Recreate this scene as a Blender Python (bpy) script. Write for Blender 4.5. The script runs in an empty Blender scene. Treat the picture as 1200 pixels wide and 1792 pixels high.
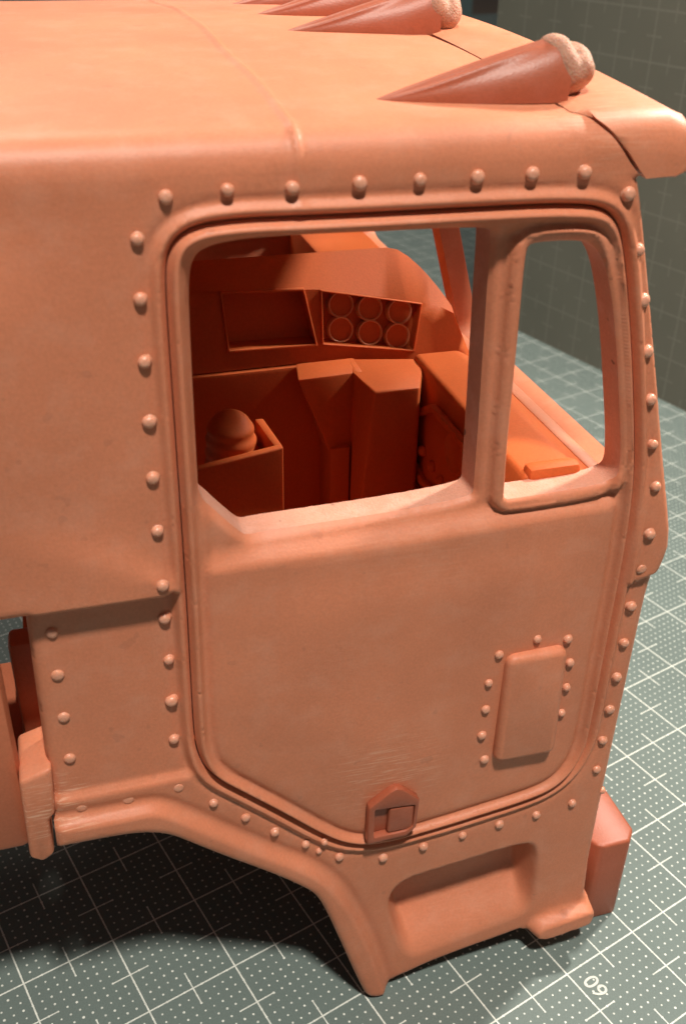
import bpy, bmesh, math, random
import numpy as np
from mathutils import Vector, Matrix
from mathutils.geometry import delaunay_2d_cdt
# units: one Blender unit = 1 cm of the real model (scene scale_length 0.01)
# axes: x runs towards the front of the cab, y runs away from the camera across the cab, z is up
sc = bpy.context.scene
col = sc.collection
sc.unit_settings.system = 'METRIC'
sc.unit_settings.scale_length = 0.01
random.seed(7)
rng = np.random.default_rng(7)

# ------------------------------------------------------------------ camera
cam = bpy.data.cameras.new('camera')
camo = bpy.data.objects.new('camera', cam)
col.objects.link(camo)
cR, cD, cF = Vector((0.95885, -0.28323, 0.01971)), Vector((-0.1312, -0.50362, -0.85391)), Vector((0.25178, 0.81618, -0.52006))
m = Matrix.Identity(4)
for i in range(3):
    m[i][0], m[i][1], m[i][2] = cR[i], -cD[i], -cF[i]
m[0][3], m[1][3], m[2][3] = -2.3773, -6.2747, 10.0610
camo.matrix_world = m
cam.sensor_fit = 'VERTICAL'
cam.sensor_height = 36
cam.sensor_width = 36 * 1200 / 1792
cam.lens = 36 * 1801.41 / 1792
cam.clip_start, cam.clip_end = 0.1, 500
cam.dof.use_dof = True
cam.dof.focus_distance = 9.5
cam.dof.aperture_fstop = 0.72
sc.camera = camo

# ------------------------------------------------------------------ world and lamps
w = bpy.data.worlds.new('World')
sc.world = w
w.use_nodes = True
w.node_tree.nodes['Background'].inputs[0].default_value = (0.95, 0.97, 1.0, 1)
w.node_tree.nodes['Background'].inputs[1].default_value = 0.06

def lamp(name, loc, target, size, power, color):
    l = bpy.data.lights.new(name, 'AREA')
    l.shape = 'DISK'
    l.size = size
    l.energy = power
    l.color = color
    o = bpy.data.objects.new(name, l)
    col.objects.link(o)
    o.location = loc
    o.rotation_euler = (Vector(target) - Vector(loc)).to_track_quat('-Z', 'Y').to_euler()
    return o
lamp('desk_lamp_light', (-1.0, -20.0, 52.0), (0, 1, 4), 4.2, 29500, (1.0, 0.93, 0.82))
lamp('front_lamp_light', (11.0, 4.6, 16.5), (0, 3, 6), 1.3, 3250, (1.0, 0.93, 0.82))
lamp('far_fill_light', (-8.0, 62.0, 72.0), (0, 10, 0), 22.0, 20500, (1.0, 0.93, 0.81))  # added fill that brightens the far mat, no known fixture

sc.view_settings.view_transform = 'Standard'
sc.view_settings.look = 'None'
sc.view_settings.exposure = 0
sc.view_settings.gamma = 1

# ------------------------------------------------------------------ materials
def nt(name):
    m = bpy.data.materials.new(name)
    m.use_nodes = True
    t = m.node_tree
    return m, t, t.nodes['Principled BSDF']

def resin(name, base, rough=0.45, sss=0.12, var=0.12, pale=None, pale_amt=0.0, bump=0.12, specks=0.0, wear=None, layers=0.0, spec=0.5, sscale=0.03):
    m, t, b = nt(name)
    N, L = t.nodes, t.links
    tc = N.new('ShaderNodeTexCoord')
    n1 = N.new('ShaderNodeTexNoise'); n1.inputs['Scale'].default_value = 0.9; n1.inputs['Detail'].default_value = 5
    n2 = N.new('ShaderNodeTexNoise'); n2.inputs['Scale'].default_value = 38; n2.inputs['Detail'].default_value = 3
    L.new(tc.outputs['Object'], n1.inputs['Vector']); L.new(tc.outputs['Object'], n2.inputs['Vector'])
    r1 = N.new('ShaderNodeMapRange'); r1.inputs[1].default_value = 0.3; r1.inputs[2].default_value = 0.7
    r1.inputs[3].default_value = 1 - var; r1.inputs[4].default_value = 1 + var * 0.6
    L.new(n1.outputs['Fac'], r1.inputs[0])
    r2 = N.new('ShaderNodeMapRange'); r2.inputs[1].default_value = 0.3; r2.inputs[2].default_value = 0.7
    r2.inputs[3].default_value = 0.95; r2.inputs[4].default_value = 1.05
    L.new(n2.outputs['Fac'], r2.inputs[0])
    mu = N.new('ShaderNodeMath'); mu.operation = 'MULTIPLY'
    L.new(r1.outputs[0], mu.inputs[0]); L.new(r2.outputs[0], mu.inputs[1])
    vm = N.new('ShaderNodeVectorMath'); vm.operation = 'SCALE'
    vm.inputs[0].default_value = base
    L.new(mu.outputs[0], vm.inputs['Scale'])
    colr = vm.outputs[0]
    if pale:
        n3 = N.new('ShaderNodeTexNoise'); n3.inputs['Scale'].default_value = 3.2; n3.inputs['Detail'].default_value = 8; n3.inputs['Roughness'].default_value = 0.7
        L.new(tc.outputs['Object'], n3.inputs['Vector'])
        r3 = N.new('ShaderNodeMapRange'); r3.inputs[1].default_value = 0.48; r3.inputs[2].default_value = 0.68; r3.inputs[3].default_value = 0; r3.inputs[4].default_value = pale_amt
        L.new(n3.outputs['Fac'], r3.inputs[0])
        mx = N.new('ShaderNodeMixRGB'); mx.inputs[2].default_value = (*pale, 1)
        L.new(r3.outputs[0], mx.inputs[0]); L.new(colr, mx.inputs[1])
        colr = mx.outputs[0]
    if wear:
        for (cx, cy, cz, rad_, amt) in wear:
            vd = N.new('ShaderNodeVectorMath'); vd.operation = 'DISTANCE'; vd.inputs[1].default_value = (cx, cy, cz)
            L.new(tc.outputs['Object'], vd.inputs[0])
            mr = N.new('ShaderNodeMapRange'); mr.interpolation_type = 'SMOOTHSTEP'; mr.inputs[1].default_value = rad_; mr.inputs[2].default_value = rad_ * 0.25; mr.inputs[3].default_value = 0; mr.inputs[4].default_value = amt
            L.new(vd.outputs['Value'], mr.inputs[0])
            mp = N.new('ShaderNodeMapping'); mp.inputs['Rotation'].default_value = (0, 0.7, 0.9); mp.inputs['Scale'].default_value = (4, 60, 60)
            L.new(tc.outputs['Object'], mp.inputs['Vector'])
            ns = N.new('ShaderNodeTexNoise'); ns.inputs['Scale'].default_value = 1.0; ns.inputs['Detail'].default_value = 3
            L.new(mp.outputs[0], ns.inputs['Vector'])
            mr2 = N.new('ShaderNodeMapRange'); mr2.inputs[1].default_value = 0.52; mr2.inputs[2].default_value = 0.68
            L.new(ns.outputs['Fac'], mr2.inputs[0])
            ml = N.new('ShaderNodeMath'); ml.operation = 'MULTIPLY'; L.new(mr.outputs[0], ml.inputs[0]); L.new(mr2.outputs[0], ml.inputs[1])
            mx = N.new('ShaderNodeMixRGB'); mx.inputs[2].default_value = (0.80, 0.47, 0.33, 1)
            L.new(ml.outputs[0], mx.inputs[0]); L.new(colr, mx.inputs[1]); colr = mx.outputs[0]
    if specks:
        n4 = N.new('ShaderNodeTexNoise'); n4.inputs['Scale'].default_value = 5.5; n4.inputs['Detail'].default_value = 2
        L.new(tc.outputs['Object'], n4.inputs['Vector'])
        r4 = N.new('ShaderNodeMapRange'); r4.inputs[1].default_value = 0.70; r4.inputs[2].default_value = 0.73; r4.inputs[3].default_value = 0; r4.inputs[4].default_value = specks
        L.new(n4.outputs['Fac'], r4.inputs[0])
        mx = N.new('ShaderNodeMixRGB'); mx.inputs[2].default_value = (0.12, 0.05, 0.045, 1)
        L.new(r4.outputs[0], mx.inputs[0]); L.new(colr, mx.inputs[1])
        colr = mx.outputs[0]
    L.new(colr, b.inputs['Base Color'])
    b.inputs['Roughness'].default_value = rough
    rr = N.new('ShaderNodeMapRange'); rr.inputs[3].default_value = rough - 0.06; rr.inputs[4].default_value = rough + 0.1
    L.new(n1.outputs['Fac'], rr.inputs[0]); L.new(rr.outputs[0], b.inputs['Roughness'])
    b.inputs['Specular IOR Level'].default_value = spec
    if sss:
        b.inputs['Subsurface Weight'].default_value = sss
        b.inputs['Subsurface Radius'].default_value = (1.0, 0.35, 0.18)
        b.inputs['Subsurface Scale'].default_value = sscale
    bp = N.new('ShaderNodeBump'); bp.inputs['Strength'].default_value = bump; bp.inputs['Distance'].default_value = 0.02
    n5 = N.new('ShaderNodeTexNoise'); n5.inputs['Scale'].default_value = 55; n5.inputs['Detail'].default_value = 4
    L.new(tc.outputs['Object'], n5.inputs['Vector']); L.new(n5.outputs['Fac'], bp.inputs['Height'])
    if layers:
        wv = N.new('ShaderNodeTexWave'); wv.wave_type = 'BANDS'; wv.bands_direction = 'Z'; wv.inputs['Scale'].default_value = 6.0
        wv.inputs['Distortion'].default_value = 1.5; wv.inputs['Detail'].default_value = 2
        L.new(tc.outputs['Object'], wv.inputs['Vector'])
        bp2 = N.new('ShaderNodeBump'); bp2.inputs['Strength'].default_value = layers; bp2.inputs['Distance'].default_value = 0.02
        L.new(wv.outputs['Fac'], bp2.inputs['Height']); L.new(bp.outputs[0], bp2.inputs['Normal']); bp = bp2
    L.new(bp.outputs[0], b.inputs['Normal'])
    return m

M_shell = resin('salmon_resin', (0.67, 0.232, 0.124), 0.46, 0.16, 0.10, (0.72, 0.36, 0.25), 0.24, 0.10, 0.12, wear=[(0.0, 0.0, 3.25, 0.75, 0.5), (-0.5, 6.6, 8.98, 2.2, 0.7), (-2.85, 0.0, 3.6, 0.5, 0.9), (0.2, 0.0, 5.75, 1.0, 0.10), (1.0, 0.0, 1.0, 0.8, 0.12), (1.3, 0.4, 8.85, 0.8, 0.35)], layers=0.008, spec=0.42)
M_sand = resin('sanded_resin', (0.70, 0.32, 0.22), 0.7, 0.08, 0.12, (0.76, 0.43, 0.34), 0.6, 0.35, 0.7)
M_lit_rivet = resin('lit_rivet_resin', (0.74, 0.31, 0.19), 0.27, 0.2, 0.10, (0.84, 0.48, 0.36), 0.5, 0.2)  # paler than the shell: highlights on the rivets put into the colour
M_lit_rim = resin('lit_rim_resin', (0.66, 0.30, 0.16), 0.35, 0.15, 0.08)  # pale rim colour stands in for lamp light on the bezels
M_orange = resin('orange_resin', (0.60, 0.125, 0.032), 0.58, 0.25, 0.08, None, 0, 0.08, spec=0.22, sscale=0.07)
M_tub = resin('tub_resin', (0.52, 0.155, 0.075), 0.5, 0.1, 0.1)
M_red = resin('brick_resin', (0.40, 0.102, 0.050), 0.42, 0.10, 0.10, (0.46, 0.15, 0.10), 0.3, 0.12)
M_glue = resin('clear_glue', (0.50, 0.26, 0.18), 0.6, 0.5, 0.2, (0.66, 0.42, 0.31), 0.6, 0.8, spec=0.3, sscale=0.1)

def mat_mat(name, base, line, dots=True, wear=0.35, lw=0.0085):
    m, t, b = nt(name)
    N, L = t.nodes, t.links
    tc = N.new('ShaderNodeTexCoord')
    sx = N.new('ShaderNodeSeparateXYZ'); L.new(tc.outputs['Object'], sx.inputs[0])
    def math_(op, a, b_=None, clamp=False):
        n = N.new('ShaderNodeMath'); n.operation = op; n.use_clamp = clamp
        for i, v in enumerate((a, b_)):
            if v is None: continue
            if isinstance(v, (int, float)): n.inputs[i].default_value = v
            else: L.new(v, n.inputs[i])
        return n.outputs[0]
    def per(v, p):      # distance to the nearest multiple of p
        return math_('PINGPONG', v, p / 2)
    X, Y = sx.outputs['X'], sx.outputs['Y']
    def perd(v, p, off=0.0):   # abs distance to the nearest multiple of p (+off)
        return math_('PINGPONG', math_('ADD', v, off), p / 2)
    dX, dY = perd(X, 1.0), perd(Y, 1.0)
    def below(v, lim): return math_('LESS_THAN', v, lim)
    ln = math_('MAXIMUM', below(dX, lw), below(dY, lw))
    hX, hY = perd(X, 1.0, 0.5), perd(Y, 1.0, 0.5)
    tick1 = math_('MULTIPLY', below(hX, lw * 0.85), below(dY, 0.2))
    tick2 = math_('MULTIPLY', below(hY, lw * 0.85), below(dX, 0.2))
    mask = math_('MAXIMUM', ln, math_('MAXIMUM', tick1, tick2))
    if dots:
        px, py = perd(X, 0.1), perd(Y, 0.1)
        d2 = math_('ADD', math_('MULTIPLY', px, px), math_('MULTIPLY', py, py))
        nz = N.new('ShaderNodeTexNoise'); nz.inputs['Scale'].default_value = 9
        L.new(tc.outputs['Object'], nz.inputs['Vector'])
        rad = N.new('ShaderNodeMapRange'); rad.inputs[1].default_value = 0.3; rad.inputs[2].default_value = 0.7
        rad.inputs[3].default_value = 0.00006; rad.inputs[4].default_value = 0.00021
        L.new(nz.outputs['Fac'], rad.inputs[0])
        mask = math_('MAXIMUM', mask, math_('LESS_THAN', d2, rad.outputs[0]))
    n1 = N.new('ShaderNodeTexNoise'); n1.inputs['Scale'].default_value = 14; n1.inputs['Detail'].default_value = 6
    L.new(tc.outputs['Object'], n1.inputs['Vector'])
    fade = N.new('ShaderNodeMapRange'); fade.inputs[1].default_value = 0.3; fade.inputs[2].default_value = 0.6
    fade.inputs[3].default_value = 1 - wear; fade.inputs[4].default_value = 1
    L.new(n1.outputs['Fac'], fade.inputs[0])
    mask = math_('MULTIPLY', mask, fade.outputs[0])
    n2 = N.new('ShaderNodeTexNoise'); n2.inputs['Scale'].default_value = 0.35; n2.inputs['Detail'].default_value = 6
    L.new(tc.outputs['Object'], n2.inputs['Vector'])
    n3 = N.new('ShaderNodeTexNoise'); n3.inputs['Scale'].default_value = 60; n3.inputs['Detail'].default_value = 3
    L.new(tc.outputs['Object'], n3.inputs['Vector'])
    k = math_('ADD', math_('MULTIPLY', n2.outputs['Fac'], 0.35), math_('MULTIPLY', n3.outputs['Fac'], 0.5))
    k = math_('ADD', k, 0.58)
    vm = N.new('ShaderNodeVectorMath'); vm.operation = 'SCALE'; vm.inputs[0].default_value = base
    L.new(k, vm.inputs['Scale'])
    mx = N.new('ShaderNodeMixRGB'); mx.inputs[2].default_value = (*line, 1)
    L.new(mask, mx.inputs[0]); L.new(vm.outputs[0], mx.inputs[1])
    L.new(mx.outputs[0], b.inputs['Base Color'])
    b.inputs['Roughness'].default_value = 0.55
    b.inputs['Specular IOR Level'].default_value = 0.35
    bp = N.new('ShaderNodeBump'); bp.inputs['Strength'].default_value = 0.35; bp.inputs['Distance'].default_value = 0.01
    n4 = N.new('ShaderNodeTexNoise'); n4.inputs['Scale'].default_value = 70; n4.inputs['Detail'].default_value = 3
    L.new(tc.outputs['Object'], n4.inputs['Vector']); L.new(n4.outputs['Fac'], bp.inputs['Height'])
    L.new(bp.outputs[0], b.inputs['Normal'])
    return m
M_mat = mat_mat('green_grey_mat', (0.145, 0.187, 0.176), (0.80, 0.83, 0.77))
M_board = mat_mat('olive_grey_mat', (0.172, 0.168, 0.135), (0.235, 0.23, 0.19), False, 0.6, 0.02)
M_back = mat_mat('teal_grey_mat', (0.17, 0.24, 0.24), (0.2, 0.27, 0.27), False, 0.6, 0.015)
mm, t_, b_ = nt('white_print'); b_.inputs['Base Color'].default_value = (0.66, 0.68, 0.62, 1); b_.inputs['Roughness'].default_value = 0.6
M_print = mm
M_table, t_, b_ = nt('table_wood')
tx = t_.nodes.new('ShaderNodeTexNoise'); tx.inputs['Scale'].default_value = 0.6
cr = t_.nodes.new('ShaderNodeValToRGB'); cr.color_ramp.elements[0].color = (0.10, 0.06, 0.035, 1); cr.color_ramp.elements[1].color = (0.2, 0.13, 0.08, 1)
t_.links.new(tx.outputs['Fac'], cr.inputs[0]); t_.links.new(cr.outputs[0], b_.inputs['Base Color'])

# ------------------------------------------------------------------ object helpers
def tag(o, label=None, cat=None, group=None, kind=None):
    for k, v in (('label', label), ('category', cat), ('group', group), ('kind', kind)):
        if v: o[k] = v
    return o
def empty(name, loc=(0, 0, 0)):
    o = bpy.data.objects.new(name, None); col.objects.link(o); o.location = loc; o.empty_display_size = 0.5
    return o
def link(name, me, parent=None, loc=(0, 0, 0)):
    o = bpy.data.objects.new(name, me); col.objects.link(o); o.location = loc
    if parent: o.parent = parent
    return o
def mesh_from(name, V, F, mats, midx=None, smooth=True):
    me = bpy.data.meshes.new(name)
    me.from_pydata([tuple(map(float, v)) for v in V], [], [tuple(map(int, f)) for f in F])
    for m in mats: me.materials.append(m)
    if midx is not None: me.polygons.foreach_set('material_index', np.asarray(midx, dtype=np.int32))
    if smooth: me.polygons.foreach_set('use_smooth', np.ones(len(me.polygons), dtype=bool))
    me.update()
    return me
def bm_obj(name, bm, mat, parent=None, loc=(0, 0, 0), smooth=True, angle=40):
    me = bpy.data.meshes.new(name)
    bmesh.ops.recalc_face_normals(bm, faces=bm.faces)
    if smooth:
        for f in bm.faces: f.smooth = True
        for e in bm.edges:
            if len(e.link_faces) == 2 and e.calc_face_angle(0) > math.radians(angle): e.smooth = False
    bm.to_mesh(me); bm.free()
    me.materials.append(mat)
    return link(name, me, parent, loc)
def solid(name, V, F, mat, parent=None, bevel=0.03, seg=2, angle=40):
    bm = bmesh.new()
    vs = [bm.verts.new(v) for v in V]
    for f in F: bm.faces.new([vs[i] for i in f])
    bmesh.ops.recalc_face_normals(bm, faces=bm.faces)
    if bevel:
        bmesh.ops.bevel(bm, geom=list(bm.edges), offset=bevel, segments=seg, profile=0.5, affect='EDGES', clamp_overlap=True)
    return bm_obj(name, bm, mat, parent, angle=angle)
def prism(name, poly, axis, a, b, mat, parent=None, bevel=0.03, seg=2, top=None):
    """poly: 2-D outline; axis: extrude axis; a, b: extents; top: optional outline at b"""
    top = top or poly
    def P(p, t):
        return {'x': (t, p[0], p[1]), 'y': (p[0], t, p[1]), 'z': (p[0], p[1], t)}[axis]
    n = len(poly)
    V = [P(p, a) for p in poly] + [P(p, b) for p in top]
    F = [list(range(n))[::-1], list(range(n, 2 * n))] + [[i, (i + 1) % n, n + (i + 1) % n, n + i] for i in range(n)]
    return solid(name, V, F, mat, parent, bevel, seg)
def box(name, x0, x1, y0, y1, z0, z1, mat, parent=None, bevel=0.04):
    return prism(name, [(x0, y0), (x1, y0), (x1, y1), (x0, y1)], 'z', z0, z1, mat, parent, bevel)

# ------------------------------------------------------------------ 2-D tools
def chaikin(P, n=3, closed=True):
    P = np.asarray(P, float)
    for _ in range(n):
        if closed:
            Q = np.roll(P, -1, 0)
            P = np.stack([0.75 * P + 0.25 * Q, 0.25 * P + 0.75 * Q], 1).reshape(-1, 2)
        else:
            A, B = P[:-1], P[1:]
            M = np.stack([0.75 * A + 0.25 * B, 0.25 * A + 0.75 * B], 1).reshape(-1, 2)
            P = np.vstack([P[:1], M, P[-1:]])
    return P
def resample(P, step, closed=True):
    P = np.asarray(P, float)
    if closed: P = np.vstack([P, P[:1]])
    d = np.r_[0, np.cumsum(np.linalg.norm(np.diff(P, axis=0), axis=1))]
    n = max(3, int(round(d[-1] / step)))
    t = np.linspace(0, d[-1], n + 1)
    if closed: t = t[:-1]
    return np.stack([np.interp(t, d, P[:, 0]), np.interp(t, d, P[:, 1])], 1)
def densify(P, step):        # keeps the corners
    P = np.asarray(P, float); out = []
    for a, b in zip(P, np.roll(P, -1, 0)):
        k = max(1, int(math.ceil(np.linalg.norm(b - a) / step)))
        for i in range(k): out.append(a + (b - a) * i / k)
    return np.array(out)
def area(P):
    x, y = P[:, 0], P[:, 1]
    return 0.5 * np.sum(x * np.roll(y, -1) - y * np.roll(x, -1))
def offset(P, d):            # d > 0 grows the outline
    P = P if area(P) > 0 else P[::-1]
    T = np.roll(P, -1, 0) - np.roll(P, 1, 0)
    T /= np.maximum(np.linalg.norm(T, axis=1, keepdims=True), 1e-9)
    return P + d * np.stack([T[:, 1], -T[:, 0]], 1)
def dist(Q, P, closed=True):
    Q = np.asarray(Q, float); A = P if closed else P[:-1]; B = np.roll(P, -1, 0) if closed else P[1:]
    out = np.empty(len(Q)); AB = B - A; L2 = np.maximum((AB ** 2).sum(1), 1e-12)
    for i in range(0, len(Q), 4000):
        q = Q[i:i + 4000, None, :] - A[None]
        t = np.clip((q * AB[None]).sum(2) / L2[None], 0, 1)
        out[i:i + 4000] = np.sqrt(((q - t[..., None] * AB[None]) ** 2).sum(2).min(1))
    return out
def inside(Q, P):
    Q = np.asarray(Q, float); x, y = Q[:, 0], Q[:, 1]; r = np.zeros(len(Q), bool)
    for (x0, y0), (x1, y1) in zip(P, np.roll(P, -1, 0)):
        c = ((y0 > y) != (y1 > y))
        if abs(y1 - y0) < 1e-12: continue
        r ^= c & (x < (x1 - x0) * (y - y0) / (y1 - y0) + x0)
    return r
def sdf(Q, P):               # positive inside
    d = dist(Q, P); return np.where(inside(Q, P), d, -d)
def sst(x):
    x = np.clip(x, 0, 1); return x * x * (3 - 2 * x)
def gauss(x, s): return np.exp(-(x / s) ** 2)

def sheet(outer, holes, curves, coarse, fine, fine_d, extra):
    """triangulated sheet inside outer minus holes; point density raised beside the curves"""
    loops = [outer] + holes
    pts = []; edges = []
    for lp in loops:
        b = len(pts); n = len(lp)
        pts += [tuple(p) for p in lp]
        edges += [(b + i, b + (i + 1) % n) for i in range(n)]
    nb = len(pts)
    lo, hi = outer.min(0), outer.max(0)
    def grid(h):
        gx, gy = np.meshgrid(np.arange(lo[0] + h / 2, hi[0], h), np.arange(lo[1] + h / 2, hi[1], h))
        gx = gx + (np.arange(gx.shape[0])[:, None] % 2) * h / 2
        return np.stack([gx.ravel(), gy.ravel()], 1)
    C, Fg = grid(coarse), grid(fine)
    allc = [(c, True) for c in loops] + curves
    dF = np.min([dist(Fg, c, cl) for c, cl in allc], 0)
    dC = np.min([dist(C, c, cl) for c, cl in allc], 0)
    Fg = Fg[(dF < fine_d)]; C = C[dC >= fine_d]
    Q = np.vstack([C, Fg])
    keep = inside(Q, outer)
    for h in holes: keep &= ~inside(Q, h)
    Q = Q[keep]
    db = np.min([dist(Q, c) for c in loops], 0)
    Q = Q[db > fine * 0.6]
    if extra is not None and len(extra):
        k_ = inside(extra, outer)
        for h in holes: k_ &= ~inside(extra, h)
        E_ = extra[k_]
        E_ = E_[np.min([dist(E_, c) for c in loops], 0) > 0.008]
        dm = np.empty(len(Q))
        for i in range(0, len(Q), 2000): dm[i:i + 2000] = np.sqrt(((Q[i:i + 2000, None] - E_[None]) ** 2).sum(2).min(1))
        Q = np.vstack([Q[dm > 0.014], E_])
    pts += [tuple(p) for p in Q]
    r = delaunay_2d_cdt([Vector(p) for p in pts], edges, [], 0, 1e-7)
    V = np.array([tuple(v) for v in r[0]]); T = np.array(r[2])
    cen = V[T].mean(1)
    keep = inside(cen, outer)
    for h in holes: keep &= ~inside(cen, h)
    T = T[keep]
    return V, T
def boundary(T):
    from collections import Counter
    E = np.vstack([T[:, [0, 1]], T[:, [1, 2]], T[:, [2, 0]]])
    key = {}
    for a, b in E.tolist():
        key[(a, b)] = 1
    return [(a, b) for (a, b) in key if (b, a) not in key]

# ------------------------------------------------------------------ traced outlines of the cab side (x, z in cm)
GROOVE = [(-1.662, 4.239), (-1.655, 3.92), (-1.566, 3.632), (-1.286, 3.35), (-0.977, 3.036), (-0.644, 2.679), (-0.412, 2.471), (-0.181, 2.361), (0.058, 2.330), (0.298, 2.353), (0.779, 2.406), (1.001, 2.435), (1.478, 2.488), (1.758, 2.564), (1.952, 2.751), (2.055, 3.054), (2.066, 3.37), (2.062, 4.155), (2.064, 4.683), (2.066, 5.079), (2.06, 5.516), (2.03, 5.987), (1.962, 6.375), (1.872, 6.799), (1.764, 7.273), (1.638, 7.75), (1.554, 8.014), (1.464, 8.150), (1.324, 8.228), (1.015, 8.255), (0.7, 8.262), (0.292, 8.266), (-0.103, 8.268), (-0.487, 8.270), (-0.86, 8.276), (-1.132, 8.282), (-1.399, 8.266), (-1.546, 8.201), (-1.612, 8.081), (-1.630, 7.9), (-1.636, 7.615), (-1.637, 7.147), (-1.638, 6.731), (-1.639, 6.284), (-1.641, 5.807), (-1.645, 5.317), (-1.655, 4.74)]
MAINWIN = [(-1.478, 7.951), (-1.490, 7.425), (-1.495, 6.938), (-1.497, 6.537), (-1.498, 6.300), (-1.356, 6.124), (-1.24, 5.985), (-1.164, 5.895), (-1.07, 5.893), (-0.779, 5.898), (-0.193, 5.907), (0.32, 5.926), (0.60, 5.952), (0.675, 5.971), (0.674, 6.06), (0.666, 6.51), (0.645, 7.095), (0.626, 7.635), (0.616, 8.057), (0.577, 8.106), (0.328, 8.121), (-0.272, 8.132), (-0.752, 8.144), (-1.215, 8.137), (-1.399, 8.077)]
QWIN = [(0.873, 7.997), (1.103, 7.998), (1.281, 7.982), (1.358, 7.945), (1.439, 7.833), (1.54, 7.56), (1.647, 7.184), (1.783, 6.578), (1.85, 6.256), (1.862, 6.072), (1.811, 5.985), (1.665, 5.958), (1.246, 5.944), (0.97, 5.943), (0.892, 5.944), (0.888, 6.03), (0.868, 6.485), (0.860, 6.921), (0.850, 7.404), (0.838, 7.791), (0.842, 7.964)]
LIPTOP = [(-3.2, 3.48), (-2.843, 3.475), (-2.366, 3.452), (-2.115, 3.456), (-1.98, 3.420), (-1.819, 3.288), (-1.428, 2.916), (-1.088, 2.604), (-0.736, 2.3), (-0.523, 2.064), (-0.353, 1.77), (-0.172, 1.315), (-0.003, 0.768), (0.156, 0.106), (0.22, -0.3)]
STEP = [(0.03, 1.68), (0.83, 1.799), (1.608, 1.89), (1.73, 1.70), (1.766, 1.306), (1.788, 0.771), (1.124, 0.613), (0.48, 0.467), (0.25, 0.911)]
BOTTOM = [(-2.86, 3.215), (-2.389, 3.207), (-2.152, 3.177), (-1.949, 3.095), (-1.757, 2.915), (-1.439, 2.624), (-1.094, 2.33), (-0.758, 2.005), (-0.617, 1.826), (-0.517, 1.54), (-0.387, 1.102), (-0.224, 0.535), (-0.114, 0.174), (-0.066, 0.06), (0.053, 0.005), (0.199, 0.02), (0.219, 0.12), (0.423, 0.167), (0.631, 0.232), (1.119, 0.309), (1.448, 0.355), (1.677, 0.405), (1.779, 0.410), (1.87, 0.342), (1.969, 0.275), (2.141, 0.272), (2.361, 0.301), (2.45, 0.406), (2.482, 0.51), (2.465, 0.659), (2.417, 0.813)]
FRONT = [(2.388, 1.302), (2.387, 1.72), (2.387, 2.311), (2.388, 2.967), (2.390, 3.729), (2.395, 4.674), (2.412, 4.947), (2.459, 5.101), (2.49, 5.332), (2.351, 5.887), (2.165, 6.586), (1.929, 7.405), (1.778, 7.926), (1.679, 8.251), (1.628, 8.40), (1.533, 8.49), (1.44, 8.60), (1.37, 8.686), (1.297, 8.755), (1.22, 8.87), (1.165, 8.95), (1.13, 9.10)]
ZC, RC, YC = 8.56, 0.24, 4.1        # where the roof edge starts to turn, its radius, the cab's centre line
SLOPE = 0.10
ANG = math.pi / 2 - math.atan(SLOPE)
YR = RC - RC * math.cos(ANG); ZR = ZC + RC * math.sin(ANG)
VR = ZC + RC * ANG
VMAX = VR + (YC - YR)
def crown(y):                       # height of the roof skin
    u = np.clip(y, YR, 2 * YC - YR); u = np.where(u > YC, 2 * YC - u, u)
    k = SLOPE / (2 * (YC - YR))
    return ZR + SLOPE * (u - YR) - k * (u - YR) ** 2
def skin(s, v, h):
    """maps the flat outline (s, v) on to the cab: side wall, rounded edge, roof; h is height along the normal"""
    a = np.clip((v - ZC) / RC, 0, ANG)
    y = np.where(v <= ZC, 0, RC - RC * np.cos(a)); z = np.where(v <= ZC, v, ZC + RC * np.sin(a))
    yr = YR + (v - VR)
    on = v > VR
    y = np.where(on, yr, y); z = np.where(on, crown(yr), z)
    an = np.where(on, math.pi / 2 - np.arctan(SLOPE * (1 - (yr - YR) / (YC - YR))), a)
    return np.stack([s, y - np.cos(an) * h, z + np.sin(an) * h], 1)
groove = resample(chaikin(GROOVE), 0.03)
mainwin = resample(chaikin(MAINWIN, 2), 0.03)
qwin = resample(chaikin(QWIN, 2), 0.03)
STEPX = [(x, z if z > 1.0 else z - 0.22) for x, z in STEP]
for arr in (mainwin, qwin):
    k_ = arr[:, 1] < 6.02
    arr[k_] += rng.normal(0, 0.0011, (k_.sum(), 2))
stepx = resample(chaikin(STEPX, 3), 0.03)
stepo = resample(chaikin(STEP, 3), 0.03)
liptop = chaikin(LIPTOP, 2, False)
lippoly = np.vstack([liptop, [(-1.0, -0.6), (-3.2, 2.6)]])
bot = chaikin(BOTTOM, 2, False); fro = chaikin(FRONT, 1, False)
outline = np.vstack([bot, fro, [(1.12, 9.5), (1.10, VMAX), (-6.0, VMAX), (-6.0, 5.56), (-2.80, 5.56)]])
outline = densify(outline, 0.045)
outline = outline[np.linalg.norm(outline - np.roll(outline, 1, 0), axis=1) > 0.004]

wob = rng.random((6, 4))
def wobble(s, v, amp=0.006):
    r = np.zeros_like(s)
    for k in range(6):
        r += np.sin(s * (0.7 + 2.2 * wob[k, 0]) + v * (0.5 + 2.0 * wob[k, 1]) + 9 * wob[k, 2])
    return amp * r / 2.5

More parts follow.
